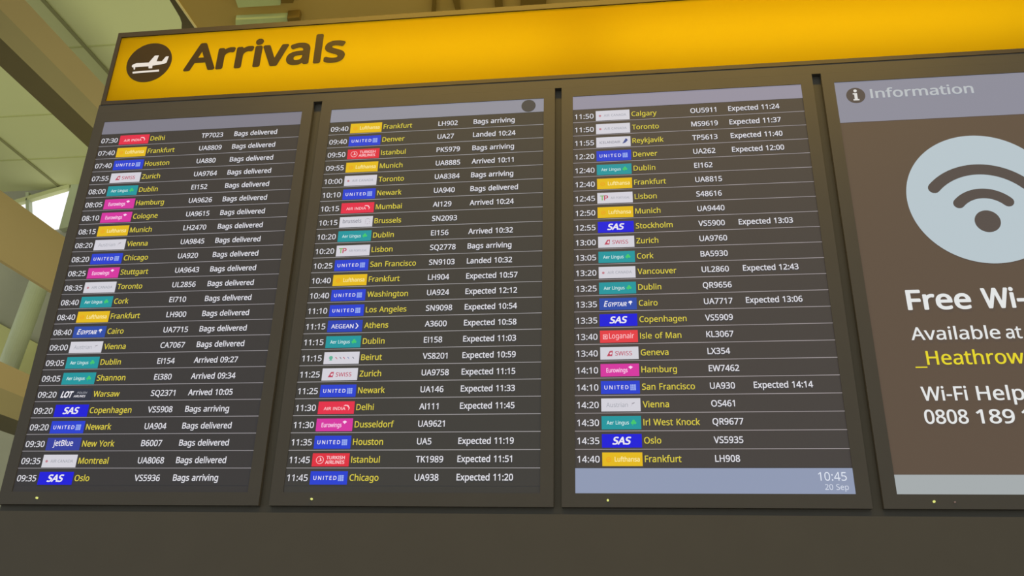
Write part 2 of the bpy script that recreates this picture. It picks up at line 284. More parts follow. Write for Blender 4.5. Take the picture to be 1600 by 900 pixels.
q 493/354,-70,354,-9,354,1 355,12,355,25,356,38 357,49,358,58,357,58 355,58,354,58,341,40 324,24,303,11,281,-2 253,-8,219,-8,167,-8 125,11,93,48,60,85 44,140,44,214,44,263 52,304,67,338,82,371 102,396,129,413,156,429 187,438,221,438,255,438 283,431,304,419,325,406 342,390,355,371,356,371 357,371,358,371,362,391 365,410,369,430,388,430 406,430,425,430,425,222 425,15,425,-192,401,-192 378,-192,354,-192,354,-131/194,51,233,51,262,51 286,56,304,67,321,77 334,94,342,116,350,138 355,166,355,199,355,204 355,209,355,213,355,268 346,309,328,337,310,365 277,379,231,379,192,379 164,364,145,334,126,304 117,263,117,213,117,162 127,122,146,93,165,65
r 331/249,438,269,438,277,438 285,437,295,437,304,436 312,435,319,433,316,411 313,390,310,368,303,370 296,371,287,372,279,373 271,374,264,374,247,374 231,370,217,363,202,356 188,347,176,334,165,321 155,306,149,289,142,271 139,251,139,229,139,153 139,76,139,0,115,0 92,0,68,0,68,143 68,287,68,430,87,430 107,430,126,430,129,404 131,377,134,351,135,351 136,351,137,351,146,367 157,382,170,395,183,408 198,418,214,426,231,434
s 384/348,142,348,119,348,91 341,68,327,49,313,30 294,16,268,6,242,-3 212,-8,176,-8,146,-8 121,-6,99,-1,77,4 58,11,42,19,42,41 42,62,42,83,59,75 80,67,104,60,128,53 153,49,178,49,214,49 240,55,256,66,272,78 280,93,280,112,280,123 277,133,271,141,265,150 255,158,239,167,224,175 202,185,174,196,146,206 122,217,103,228,83,238 68,251,57,266,46,281 41,300,41,324,41,360 56,388,85,408,115,428 154,438,202,438,228,438 253,435,275,430,298,425 319,418,339,409,331,390 323,372,315,353,297,360 278,367,258,372,238,377 218,380,197,380,168,380 146,375,131,366,116,357 108,344,108,328,108,316 112,306,119,298,126,290 137,282,154,274,170,266 191,256,219,246,246,236 269,226,289,215,308,204 323,191,333,176,343,161
t 289/192,50,212,50,222,50 233,51,245,53,256,54 265,56,272,59,272,41 272,23,272,5,264,1 254,-2,240,-4,226,-7 213,-8,200,-8,177,-8 157,-4,138,4,119,11 103,25,91,44,80,63 74,90,74,125,74,209 74,292,74,375,53,375 33,375,13,375,13,387 13,398,13,409,33,418 54,428,75,437,84,468 93,498,103,528,117,528 130,528,144,528,144,496 144,463,144,430,186,430 227,430,269,430,269,412 269,393,269,375,227,375 186,375,144,375,144,292 144,210,144,127,144,101 151,81,163,69,176,56
u 496/404,430,427,430,427,287 427,143,427,0,408,0 389,0,370,0,366,19 363,38,359,57,358,57 357,57,356,57,347,42 335,30,321,20,306,10 291,3,273,-1,256,-6 238,-8,220,-8,186,-8 157,-3,134,8,110,19 93,36,81,59,69,82 63,112,63,148,63,242 63,336,63,430,87,430 111,430,135,430,135,338 135,245,135,153,135,119 142,93,158,76,173,59 198,51,230,51,262,51 287,57,306,69,324,81 337,98,345,121,353,145 357,173,357,206,357,281 357,355,357,430,380,430
v 407/190,0,163,0,109,143 54,287,0,430,25,430 50,430,75,430,106,345 136,261,167,176,171,165 176,152,180,137,185,123 190,109,193,96,197,83 200,72,201,63,202,63 203,63,204,63,207,72 210,83,214,96,218,110 222,123,227,138,232,152 237,165,241,176,271,261 302,345,332,430,357,430 382,430,407,430,353,287 298,143,244,0,217,0
w 630/370,162,346,243,342,254 339,265,336,276,333,287 330,298,328,308,325,317 323,327,321,335,319,344 317,351,316,357,315,357 314,357,313,357,312,351 310,344,308,335,306,327 304,317,302,307,300,297 297,286,294,275,291,265 288,253,284,242,258,162 233,81,207,1,180,1 153,1,127,1,87,144 48,287,9,431,33,431 57,431,82,431,102,354 121,278,141,201,145,186 149,170,153,154,157,139 160,124,163,109,166,95 168,83,169,73,170,73 171,73,172,73,174,79 176,87,178,97,180,107 182,117,185,128,187,138 190,149,193,160,196,170 199,180,201,188,227,269 252,350,277,431,303,431 329,431,354,431,379,350 404,269,428,188,432,176 436,163,440,149,444,135 447,122,451,109,454,96 456,84,457,74,458,74 459,74,460,74,461,83 463,94,466,108,469,121 473,136,477,153,481,169 485,185,489,201,509,278 529,354,549,431,573,431 597,431,621,431,582,287 542,144,502,1,474,1 447,1,419,1,395,82
x 424/118,146,170,220,121,290 71,360,22,430,48,430 75,430,102,430,139,376 176,322,213,268,249,322 286,376,322,430,349,430 375,430,402,430,352,360 303,290,253,220,306,146 358,73,410,0,383,0 356,0,330,0,291,57 252,114,213,172,173,114 133,57,94,0,67,0 41,0,14,0,66,73
y 409/59,286,1,430,26,430 51,430,76,430,107,348 138,267,169,185,175,171 179,157,184,144,189,130 193,117,196,105,200,92 203,80,205,68,206,68 207,68,209,68,212,82 217,99,224,121,231,142 238,164,245,186,275,267 304,349,333,430,358,430 384,430,409,430,347,267 285,104,224,-59,214,-86 202,-109,188,-130,174,-150 158,-165,138,-176,119,-187 95,-192,67,-192,55,-192 43,-192,34,-190,24,-189 16,-188,9,-186,9,-167 9,-149,9,-130,15,-131 22,-132,30,-133,38,-134 47,-135,56,-135,73,-135 87,-132,99,-126,111,-119 121,-111,130,-99,138,-88 146,-74,152,-59,159,-40 167,-21,174,-2,116,142
z 377/346,18,346,0,241,0 136,0,31,0,31,16 31,31,31,47,108,156 185,266,262,375,190,375 117,375,45,375,45,393 45,412,45,430,143,430 242,430,340,430,340,412 340,395,340,377,264,269 188,162,112,55,190,55 268,55,346,55,346,36
0 459/419,349,419,287,419,241 416,199,409,163,402,126 391,96,376,70,360,45 341,25,316,12,292,-1 263,-8,229,-8,186,-8 150,4,122,27,94,51 73,85,60,129,46,173 39,226,39,287,39,349 46,402,58,446,71,490 91,523,119,547,146,570 183,581,229,581,271,581 307,570,335,547,364,523 385,490,399,446,412,402/110,339,110,287,110,235 114,191,121,156,129,122 142,96,159,78,177,61 200,52,229,52,257,52 281,61,298,78,315,95 328,121,336,156,344,191 348,235,348,287,348,339 344,383,336,417,328,452 315,478,298,495,281,513 257,521,229,521,200,521 177,513,159,495,142,478 129,452,121,417,114,383
1 459/285,191,285,0,262,0 239,0,216,0,216,133 216,267,216,400,216,416 216,429,216,439,216,450 217,460,217,470,218,479 218,489,219,499,210,490 203,483,196,477,189,471 180,464,169,455,149,438 129,422,108,405,96,421 84,437,71,452,123,492 175,532,226,573,246,573 265,573,285,573,285,382
2 459/417,21,417,0,291,0 165,0,38,0,38,20 38,39,38,59,88,109 138,160,188,210,217,239 242,265,261,287,281,310 296,332,306,353,316,375 322,399,322,424,322,456 312,480,294,496,275,512 250,520,221,520,193,520 168,516,147,506,126,496 105,483,83,466,70,482 57,497,45,513,60,526 76,538,94,548,112,558 132,566,153,572,174,578 196,581,221,581,256,581 287,574,313,562,338,550 358,532,372,510,387,487 394,460,394,428,394,398 388,370,375,344,363,318 346,292,324,267,302,241 276,214,247,185,207,146 167,107,128,67,128,66 128,65,128,64,224,64 321,64,417,64,417,43
3 459/395,480,395,439,395,413 391,391,381,372,371,353 358,338,340,326,322,315 301,306,277,302,277,300 277,299,277,298,323,293 357,279,379,255,402,231 413,201,413,163,413,130 405,100,390,74,374,48 350,28,318,14,286,-1 244,-8,193,-8,163,-8 136,-6,110,-1,84,3 60,11,36,23,36,45 36,67,36,89,60,77 86,68,114,61,142,55 168,51,194,51,245,51 282,61,305,81,328,101 339,129,339,164,339,188 333,208,320,223,308,237 289,248,265,255,241,262 213,265,179,265,160,265 142,265,123,265,123,285 123,306,123,326,142,326 161,326,180,326,211,326 238,330,259,339,280,348 296,361,307,377,318,394 323,412,323,434,323,462 314,483,295,498,276,514 251,521,219,521,199,521 180,519,164,515,147,511 132,506,117,498,103,491 89,483,75,473,63,489 51,505,39,521,60,537 85,551,115,563,145,575 180,581,218,581,278,581 323,567,352,540,381,514
4 459/443,151,443,130,415,130 387,130,359,130,359,87 359,43,359,0,337,0 314,0,291,0,291,43 291,87,291,130,200,130 108,130,17,130,17,150 17,170,17,190,107,319 196,447,286,576,311,576 335,576,359,576,359,448 359,321,359,193,387,193 415,193,443,193,443,172/291,314,291,374,291,388 291,400,291,412,292,423 292,434,293,444,293,454 294,464,294,474,294,483 295,492,295,500,294,500 293,500,292,500,288,490 282,479,276,468,269,456 263,446,257,438,200,356 143,275,86,193,154,193 223,193,291,193,291,253
5 459/202,351,221,351,260,351 294,345,322,331,351,318 374,299,389,274,405,249 413,219,413,183,413,143 404,109,387,81,370,52 346,30,314,15,282,0 244,-8,199,-8,169,-8 142,-5,116,0,90,5 68,13,51,23,51,45 51,68,51,90,70,78 93,69,121,62,148,55 175,52,200,52,228,52 253,57,274,65,295,74 311,88,323,106,335,125 341,148,341,176,341,213 329,242,306,262,283,282 247,292,197,292,182,292 165,291,146,288,127,285 111,283,99,280,88,287 76,295,64,302,71,392 79,482,86,573,182,573 277,573,373,573,373,551 373,530,373,508,297,508 222,508,146,508,141,453 137,398,132,342,141,344 154,346,169,348,185,350
6 459/44,202,44,245,44,278 46,310,51,342,55,374 63,405,75,433,86,462 101,487,121,510,141,532 166,549,196,562,226,574 263,581,306,581,318,581 330,580,344,579,357,578 368,576,377,573,377,553 377,533,377,513,367,516 356,519,344,520,332,522 320,523,308,523,271,523 240,517,216,504,191,492 172,475,158,454,143,433 133,408,127,380,120,352 116,323,115,291,116,291 118,291,119,291,128,304 138,315,150,326,162,336 177,344,194,350,212,356 232,358,255,358,288,358 317,352,342,338,367,324 386,305,400,279,414,253 421,221,421,184,421,145 414,111,399,82,384,53 363,31,336,15,309,0 276,-8,239,-8,212,-8 186,-3,163,7,139,17 119,33,101,54,83,75 69,101,59,133,49,165/218,51,238,51,272,51 299,62,320,84,341,105 351,139,351,184,351,221 342,250,324,271,305,292 277,303,241,303,215,303 194,298,175,287,156,277 142,264,131,248,121,232 115,215,115,198,115,180 118,163,123,146,128,129 136,113,146,99,157,84 170,73,185,64,200,56
7 459/135,0,109,0,187,169 266,339,344,508,241,508 138,508,35,508,35,530 35,551,35,573,163,573 291,573,419,573,419,554 419,536,419,518,342,345 264,173,187,0,161,0
8 459/196,581,229,581,262,581 292,575,318,565,343,555 363,539,378,519,393,499 400,473,400,443,400,420 395,400,385,383,375,366 362,351,346,338,329,325 311,313,291,303,315,292 336,279,355,265,374,251 390,234,401,216,413,197 419,175,419,148,419,116 411,89,395,65,380,42 358,24,330,11,302,-2 269,-8,231,-8,190,-8 155,-2,126,10,98,23 76,40,61,63,47,86 39,113,39,146,39,172 45,195,56,214,67,233 81,250,99,264,118,278 137,289,158,299,139,310 122,322,107,336,92,349 80,365,71,383,62,400 58,421,58,444,58,474 65,498,80,518,95,538 115,554,141,565,167,575/108,165,108,145,108,117 118,94,138,76,158,57 188,48,229,48,268,48 298,57,319,76,339,94 350,118,350,148,350,166 345,183,335,197,325,211 311,224,293,235,275,246 254,256,229,265,225,267 221,269,217,270,193,260 173,249,157,237,141,226 129,212,121,197,112,182/259,524,228,524,198,524 174,517,155,502,136,488 127,468,127,441,127,421 131,405,141,391,150,378 163,367,179,357,195,348 213,339,232,330,250,338 267,347,282,357,297,366 308,378,317,392,326,405 330,422,330,441,330,468 321,488,302,502,284,517
9 459/417,371,417,328,417,295 415,263,410,231,406,198 398,168,387,139,375,111 360,85,340,63,320,41 295,23,265,11,234,-2 197,-8,154,-8,143,-8 131,-7,117,-6,103,-5 91,-3,82,0,82,20 82,40,82,60,91,57 103,54,115,53,128,51 141,50,152,50,190,50 221,56,245,68,269,80 289,97,303,118,318,139 328,164,334,192,341,220 345,250,346,281,344,281 342,281,341,281,333,268 323,257,310,247,298,237 283,229,266,223,248,217 228,214,204,214,172,214 143,221,118,235,93,248 74,268,61,294,47,319 40,350,40,387,40,427 48,462,63,491,78,520 99,542,127,557,154,573 186,581,223,581,250,581 276,575,299,565,323,555 343,539,361,518,379,497 392,471,402,439,412,408/243,521,223,521,190,521 163,510,142,488,120,466 110,433,110,388,110,351 119,322,137,301,155,280 182,269,220,269,245,269 268,275,286,285,305,296 320,309,330,325,340,341 346,357,346,374,346,392 343,409,338,426,333,444 325,460,315,474,305,488 292,500,277,508,261,517
: 215/58,24,58,43,58,63 63,77,72,85,82,93 93,97,107,97,121,97 132,93,142,85,152,77 157,63,157,43,157,24 152,10,142,2,132,-7 121,-11,107,-11,93,-11 82,-7,72,2,63,10/58,367,58,387,58,407 63,421,72,429,82,437 93,441,107,441,121,441 132,437,142,429,152,421 157,407,157,387,157,367 152,353,142,345,132,336 121,332,107,332,93,332 82,336,72,345,63,353
- 258/97,184,32,184,32,204 32,225,32,246,97,246 161,246,226,246,226,225 226,204,226,184,161,184
_ 356/358,-106,358,-123,238,-123 118,-123,-2,-123,-2,-106 -2,-89,-2,-72,118,-72 238,-72,358,-72,358,-89
'''
SPACE_ADV = 262
CAP = 573.0
_adv, _src, _flat = {' ': SPACE_ADV}, {}, {}
for line in GLYPHS.strip().split('\n'):
    ch = line[0]
    bits = line[2:].split('/')
    _adv[ch] = int(bits[0])
    _src[ch] = [[tuple(int(k) for k in p.split(',')) for p in s.split(' ')] for s in bits[1:]]


def glyph(ch, weight, res):
    """Filled outline of one character as (verts, faces); weight thickens the strokes (shifted copies overlap)."""
    key = (ch, weight, res)
    if key in _flat:
        return _flat[key]
    if weight:
        gv, gf = glyph(ch, 0, res)
        n = 4 if res < 4 else 12
        vs, fs = [], []
        for i in range(n):
            a = 2 * math.pi * (i + 0.5) / n
            dx, dy = weight * math.cos(a), weight * math.sin(a)
            k = len(vs)
            vs += [(x + dx, y + dy, i * 0.00012) for x, y, z in gv]
            fs += [tuple(q + k for q in f) for f in gf]
        _flat[key] = (vs, fs)
        return _flat[key]
    cu = bpy.data.curves.new('outline', 'CURVE')
    cu.dimensions = '2D'
    cu.fill_mode = 'FRONT'
    cu.resolution_u = res
    for s in _src[ch]:
        sp = cu.splines.new('BEZIER')
        sp.bezier_points.add(len(s) - 1)
        sp.use_cyclic_u = True
        for bp, (a, b, c, d, e, f) in zip(sp.bezier_points, s):
            bp.handle_left_type = bp.handle_right_type = 'FREE'
            bp.handle_left = (a / 1000, b / 1000, 0)
            bp.co = (c / 1000, d / 1000, 0)
            bp.handle_right = (e / 1000, f / 1000, 0)
    o = bpy.data.objects.new('outline', cu)
    me = o.to_mesh()
    _flat[key] = ([(q.co.x * 1000, q.co.y * 1000, 0.0) for q in me.vertices], [tuple(f.vertices) for f in me.polygons])
    o.to_mesh_clear()
    bpy.data.objects.remove(o)
    bpy.data.curves.remove(cu)
    return _flat[key]


def text2d(s, cap, width=None, weight=0, track=0, res=2, slant=0.0, xs=0.93):
    """Text as flat (verts, faces), baseline at 0, ink starting at 0, capitals cap high; width fits the ink."""
    pen, vs, fs = 0, [], []
    for ch in s:
        if ch != ' ':
            gv, gf = glyph(ch, weight, res)
            k = len(vs)
            vs += [(x + pen + slant * y, y, z) for x, y, z in gv]
            fs += [tuple(i + k for i in f) for f in gf]
        pen += _adv[ch] + track
    x0, x1 = min(v[0] for v in vs), max(v[0] for v in vs)
    sy = cap / CAP
    sx = width / (x1 - x0) if width else sy * xs
    return [((x - x0) * sx, y * sy, z) for x, y, z in vs], fs


def put_text(mb, s, u, v, cap, mat, y, align='l', **kw):
    """Text on the board plane: u, v of the start of its baseline."""
    vs, fs = text2d(s, cap, **kw)
    if align == 'r':
        u -= max(q[0] for q in vs)
    elif align == 'c':
        u -= max(q[0] for q in vs) / 2
    mb.faces([P(u + a, v - b, y - z) for a, b, z in vs], fs, mat)


def rect(mb, u0, u1, v0, v1, y, m):
    mb.poly([P(u0, v1, y), P(u1, v1, y), P(u1, v0, y), P(u0, v0, y)], m)


def slab(mb, pts, y, m, t=0.0006):
    """Outline in (u, v) given a small thickness towards the viewer from y."""
    mb.prism([P(a, b, y) for a, b in pts], (0, t, 0), m)


def circle(u, v, r, n=64):
    return [(u + r * math.cos(2 * math.pi * i / n), v + r * math.sin(2 * math.pi * i / n)) for i in range(n)]


def arc_band(u, v, r, t, half, n=28):
    """Arc of mean radius r and stroke t around straight up, with round ends."""
    pts = []
    a0, a1 = -half, half
    for i in range(n + 1):
        a = a0 + (a1 - a0) * i / n
        pts.append((u + (r + t / 2) * math.sin(a), v - (r + t / 2) * math.cos(a)))
    for i in range(1, 8):
        b = math.pi * i / 8
        cx, cy = u + r * math.sin(a1), v - r * math.cos(a1)
        ang = a1
        dx, dy = math.sin(ang), -math.cos(ang)
        tx, ty = math.cos(ang), math.sin(ang)
        pts.append((cx + t / 2 * (dx * math.cos(b) + tx * math.sin(b)), cy + t / 2 * (dy * math.cos(b) + ty * math.sin(b))))
    for i in range(n + 1):
        a = a1 + (a0 - a1) * i / n
        pts.append((u + (r - t / 2) * math.sin(a), v - (r - t / 2) * math.cos(a)))
    for i in range(1, 8):
        b = math.pi * i / 8
        cx, cy = u + r * math.sin(a0), v - r * math.cos(a0)
        dx, dy = math.sin(a0), -math.cos(a0)
        tx, ty = math.cos(a0), math.sin(a0)
        pts.append((cx + t / 2 * (-dx * math.cos(b) - tx * math.sin(b)), cy + t / 2 * (-dy * math.cos(b) - ty * math.sin(b))))
    return pts


# ------------------------------------------------------------------ materials
M_floor = surface('grey_terrazzo', rgb(196, 190, 176), 0.35)
M_fascia = surface('dark_bronze_cladding', rgb(67, 64, 59), 0.55, 0.2)
M_housing = surface('black_housing_paint', rgb(66, 64, 59), 0.6, 0.2)
M_bezel = surface('dark_bezel_plastic', rgb(62, 60, 58), 0.5, 0.2)
M_signframe = surface('dark_sign_frame', rgb(54, 46, 32), 0.45, 0.3)
M_vinyl = surface('dark_vinyl', rgb(52, 40, 17), 0.6, 0.2)
M_ceiling = surface('pale_green_ceiling_panel', rgb(196, 200, 148), 0.7, 0.2, mottle=0.03, scale=0.7)
M_faintjoint = surface('pale_panel_joint', rgb(176, 180, 122), 0.8, 0.1)
M_joint = surface('panel_joint', rgb(140, 140, 98), 0.8, 0.1)
M_wall = surface('grey_green_plaster', rgb(158, 158, 140), 0.8, 0.2, mottle=0.03)
M_wallband = surface('yellow_green_panel', rgb(190, 190, 130), 0.7, 0.2, mottle=0.03)
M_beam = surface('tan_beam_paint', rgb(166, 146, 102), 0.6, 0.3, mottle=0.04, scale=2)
M_beamshade = surface('tan_beam_shaded', rgb(146, 134, 96), 0.6, 0.3, mottle=0.04, scale=2)  # tan beam again, with the shade of its lower side put into the colour
M_metalshade = surface('dark_metal_and_beam_shade', rgb(84, 76, 52), 0.5, 0.3)  # bracket metal; on the beams it paints the shade of the undersides
M_trim = surface('pale_edge_trim', rgb(225, 215, 160), 0.4, 0.4)
M_column = surface('pale_green_column_paint', rgb(176, 184, 152), 0.35, 0.5)
M_soffit = surface('tan_soffit_board', rgb(176, 152, 84), 0.6, 0.3, mottle=0.04, scale=3)
M_slot = surface('dark_slot', rgb(112, 92, 36), 0.7, 0.2)
M_lens = surface('frosted_light_cover', rgb(180, 196, 140), 0.5, 0.3)

# ------------------------------------------------------------------ the hall
ZC = 7.6                                    # ceiling height
YW = CAM.y + 9.93                           # far wall
b = MB(); b.box(-12, 12, -8, YW + 0.3, -0.2, 0, M_floor)
tag(b.build('floor'), kind='structure')
b = MB(); b.box(-12, 12, -3.5, YW + 0.3, ZC, ZC + 0.3, M_ceiling)
for r in (1.037, 0.745):                    # joints running into the depth
    x = CAM.x - (ZC - CAM.z) / r
    b.box(x - 0.022, x + 0.022, -3.5, YW, ZC - 0.012, ZC + 0.01, M_joint)
for q in ((140, 72), (30, 181), (60, 248)):  # joints running across
    y = at_z(q[0], q[1], ZC).y
    b.box(-12, 3, y - 0.012, y + 0.012, ZC - 0.006, ZC + 0.01, M_faintjoint)
tag(b.build('ceiling'), kind='structure')
b = MB(); b.box(-12, 12, YW, YW + 0.3, 0, ZC, M_wall)
tag(b.build('wall_back'), kind='structure')
b = MB()
b.prism([at_y(*q, YW - 0.05) for q in ((-40, 486), (0, 506), (66, 541), (80, 620), (-40, 600))], (0, 0.05, 0), M_wallband)
tag(b.build('trim_1'), kind='structure')

# clerestory window at the end of the ceiling
pane = [(24, 321), (112, 294), (94, 356), (40, 364), (24, 345)]
b = MB()
b.prism([at_y(*q, YW - 0.04) for q in pane], (0, 0.03, 0), lit(236, 236, 242, 0.3, 1.15))
w = b.build('window_1'); tag(w, kind='structure')
b = MB()
b.prism([at_y(*q, YW - 0.12) for q in ((39.5, 300), (44.5, 300), (46.5, 370), (41, 370))], (0, 0.08, 0), M_column)
b.prism([at_y(*q, YW - 0.12) for q in ((111, 288), (124, 286), (109, 354), (92, 358))], (0, 0.10, 0), M_column)
b.build('window_frame', w)
b = MB()
b.prism([at_y(*q, YW - 0.12) for q in ((20, 313), (108, 287), (108, 293), (20, 319))], (0, 0.10, 0), M_ceiling)
b.build('window_head', w)


def beam(name, section, y0, y1, label):
    """Long roof beam along Y: section = [(x, z, material of the face that starts here)]."""
    b = MB()
    n = len(section)
    A = [(x, y0, z) for x, z, m in section]
    B = [(x, y1, z) for x, z, m in section]
    b.poly(A, section[0][2]); b.poly(B[::-1], section[0][2])
    for i in range(n):
        j = (i + 1) % n
        b.poly([A[i], B[i], B[j], A[j]], section[i][2])
    o = b.build(name)
    return tag(o, label, 'beam', 'roof beams left of the arrivals board')


def cx(dz, r):                              # x at height dz above the eye, seen at slope r
    return CAM.x - dz / r

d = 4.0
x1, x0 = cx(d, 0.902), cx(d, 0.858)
beam('roof_beam', [(x1, CAM.z + d, M_beamshade), (x1, CAM.z + d + 0.20, M_beam), (x1 - 0.02, CAM.z + d + 0.47, M_beam),
                   (x0, CAM.z + d + 0.47, M_beam), (x0, CAM.z + d, M_metalshade)], -3.4, YW,
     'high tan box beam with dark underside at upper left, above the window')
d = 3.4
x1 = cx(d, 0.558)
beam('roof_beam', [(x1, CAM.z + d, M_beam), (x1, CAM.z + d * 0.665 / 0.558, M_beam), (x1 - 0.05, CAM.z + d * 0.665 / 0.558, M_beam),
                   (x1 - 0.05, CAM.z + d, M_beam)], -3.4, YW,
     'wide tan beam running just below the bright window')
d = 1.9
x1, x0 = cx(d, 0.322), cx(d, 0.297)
beam('roof_beam', [(x1, CAM.z + d, M_beamshade), (x1, CAM.z + d * 0.362 / 0.322, M_beam), (x1, CAM.z + d * 0.402 / 0.322, M_beam),
                   (x0, CAM.z + d * 0.402 / 0.322, M_beam), (x0, CAM.z + d, M_metalshade)], -3.4, YW,
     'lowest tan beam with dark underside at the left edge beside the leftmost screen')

# round strut between the two lower beams
yc = YW - 0.45
a0, a1 = at_y(68, 425, yc), at_y(6, 592, yc)
b = MB(); b.tube(a0, a1, 0.125, M_column, 28)
t = b.build('steel_strut', smooth=False)
tag(t, 'pale green round strut leaning between the two lower tan beams', 'strut')

# soffit above the board
ZS = CAM.z + 3.0
xl = cx(3.0, 1.368)
b = MB(); b.box(xl, 6.0, -1.2, 3.4, ZS, ZS + 0.3, M_soffit)
so = b.build('ceiling_soffit'); tag(so, kind='structure')
b = MB(); b.box(xl - 0.006, xl + 0.004, -1.2, 3.4, ZS - 0.008, ZS + 0.03, M_trim)
b.build('edge_trim', so)
b = MB()
zq = ZS + 0.45
b.prism([at_z(*q, zq) for q in ((255, -25), (265, 0), (274, 15), (281, 27), (284, 36), (283.5, 48), (283, 75), (360, 75), (330, -25))], (0, 0, 0.25), M_metalshade)
tag(b.build('ceiling_gusset'), 'dark rounded bracket between the ceiling and the tan soffit edge', 'bracket')

b = MB()
for q in (((364, -12), (440, -14), (438, 8), (372, 12)), ):
    b.prism([at_z(*k, ZS - 0.03) for k in q], (0, 0, 0.03), M_lens)
o = b.build('light_cover'); tag(o, 'pale green flat light cover at the top of the photo', 'light', 'light covers under the soffit')
b = MB()
b.prism([at_z(*k, ZS - 0.03) for k in ((368, 31), (449, 27), (449, 42), (368, 46))], (0, 0, 0.03), M_lens)
o = b.build('light_cover'); tag(o, 'pale narrow light cover just above the yellow sign', 'light', 'light covers under the soffit')
for q, lab in ((((438, -5), (458, -6), (458.5, 5.5), (439, 6)), 'small dark square fitting at the photo top edge, beside the upper light cover'),
               (((448, 28.5), (467, 26.5), (470, 34), (451, 40)), 'small dark square fitting at the right end of the narrow light cover')):
    b = MB(); b.prism([at_z(*k, ZS - 0.05) for k in q], (0, 0, 0.05), M_slot)
    tag(b.build('ceiling_fitting', bevel=0.004), lab, 'fitting', 'small dark fittings under the soffit')
for q, lab in ((((676, -8), (682, -8), (681, 22), (674, 22)), 'thin dark slot strip in the tan soffit, leftmost of four'),
               (((705, -8), (716, -8), (720, 21), (713, 21)), 'slanted dark slot strip in the tan soffit, second from the left'),
               (((772, -8), (784, -8), (786, 17), (774, 17)), 'dark slot strip in the tan soffit, left of the widest one'),
               (((814, -8), (854, -8), (853, 14), (813, 16)), 'widest dark slot strip in the tan soffit')):
    b = MB(); b.prism([at_z(*k, ZS - 0.02) for k in q], (0, 0, 0.02), M_slot)
    tag(b.build('soffit_strip'), lab, 'strip', 'dark strips across the tan soffit')

# cladding that carries the board, down to the floor
b = MB()
ul, ur = -0.046, 4.02
b.box(S * ul, S * ur, -0.002, 0.42, 0, P(0, 1.622).z, M_fascia)
tag(b.build('wall_front'), kind='structure')

# ------------------------------------------------------------------ the yellow sign
VT, VB = -0.474, -0.088                    # outer frame
IT, IB, IL = -0.449, -0.106, -0.019        # lit face
UR = 4.02
sign = empty('arrivals_sign', P(2, VB, 0.1))
tag(sign, 'long backlit yellow Arrivals sign with dark frame above the screens', 'sign')
DEPTH = 0.26
b = MB()
y0 = -0.005
def fbox(u0, u1, v0, v1, ya, yb, m):
    a, c = P(u0, v1), P(u1, v0)
    b.box(a.x, c.x, ya, yb, a.z, c.z, m)
fbox(-0.037, UR, VT, IT, y0, DEPTH, M_signframe)
fbox(-0.037, UR, IB, VB, y0, DEPTH, M_signframe)
fbox(-0.037, IL, IT, IB, y0, DEPTH, M_signframe)
fbox(UR - 0.02, UR, IT, IB, y0, DEPTH, M_signframe)
b.build('frame', sign)
b = MB()
M_inner = surface('white_box_lining', (0.75, 0.75, 0.75, 1), 0.9, 0.1, mottle=0.0)
fbox(-0.03, UR - 0.005, IT - 0.01, IB + 0.01, DEPTH - 0.02, DEPTH, M_inner)
fbox(IL - 0.002, IL + 0.002, IT, IB, 0.01, DEPTH - 0.02, M_inner)
b.build('back_plate', sign)
M_face = bpy.data.materials.new('translucent_yellow_acrylic')
M_face.use_nodes = True
nt = M_face.node_tree
nt.nodes.remove(nt.nodes['Principled BSDF'])
tr = nt.nodes.new('ShaderNodeBsdfTranslucent'); tr.inputs[0].default_value = (0.72, 0.445, 0.004, 1)
df = nt.nodes.new('ShaderNodeBsdfDiffuse'); df.inputs[0].default_value = (0.42, 0.25, 0.004, 1)
mx = nt.nodes.new('ShaderNodeMixShader'); mx.inputs[0].default_value = 0.3
nt.links.new(tr.outputs[0], mx.inputs[1]); nt.links.new(df.outputs[0], mx.inputs[2])
nt.links.new(mx.outputs[0], nt.nodes['Material Output'].inputs[0])
b = MB()
rect(b, IL, UR - 0.02, IT, IB, 0.0, M_face)
b.build('face_panel', sign)
TUBE = 17.5
for k, (ua, ub) in enumerate(((0.01, 1.98), (2.1, 3.96))):
    c = P((ua + ub) / 2, (IT + IB) / 2, 0.18)
    area_lamp('tube_lamp', c, (c.x, -1, c.z), (ub - ua) * S, 0.05, TUBE * 0.1, (1, 0.97, 0.9), sign)
b = MB()
put_text(b, 'Arrivals', 0.309, -0.2475, 0.1345, M_vinyl, -0.0015, width=0.724, weight=30, res=6)
b.build('lettering', sign)
b = MB()
slab(b, circle(0.1415, -0.302, 0.1045), -0.002, M_vinyl)
disc = b.build('aircraft_disc', sign)
M_white = lit(232, 222, 210)
def px_poly(mb, pts, y, m):
    q = [at_y(190 + x / 12, 60 + yy / 12, y) for x, yy in pts]      # outlines traced on the sign's own plane
    mb.prism(q, (0, 0.0006, 0), m)
b = MB()
px_poly(b, [(190, 520), (205, 495), (280, 464), (510, 452), (625, 322), (697, 318), (652, 430), (755, 428), (830, 340), (883, 336), (842, 450), (805, 470), (690, 492), (500, 520), (200, 542)], -0.003, M_white)
px_poly(b, [(222, 538), (254, 536), (249, 580), (226, 582)], -0.003, M_white)
px_poly(b, [(503, 515), (578, 506), (572, 556), (506, 560)], -0.003, M_white)
b.build('aircraft_symbol', disc)
b = MB()
px_poly(b, [(205, 626), (698, 584), (700, 617), (205, 657)], -0.003, M_white)
b.build('runway_bar', disc)

# ------------------------------------------------------------------ housing behind the screens
b = MB()
a, c = P(-0.044, 1.6215), P(UR, VB)
b.box(a.x, c.x, 0.0125, 0.42, a.z, c.z, M_housing)
b.box(a.x, c.x, -0.0030, 0.02, P(0, -0.0446).z, c.z, M_bezel)
tag(b.build('board_housing'), 'black steel housing behind the four screens, between sign and cladding', 'housing')

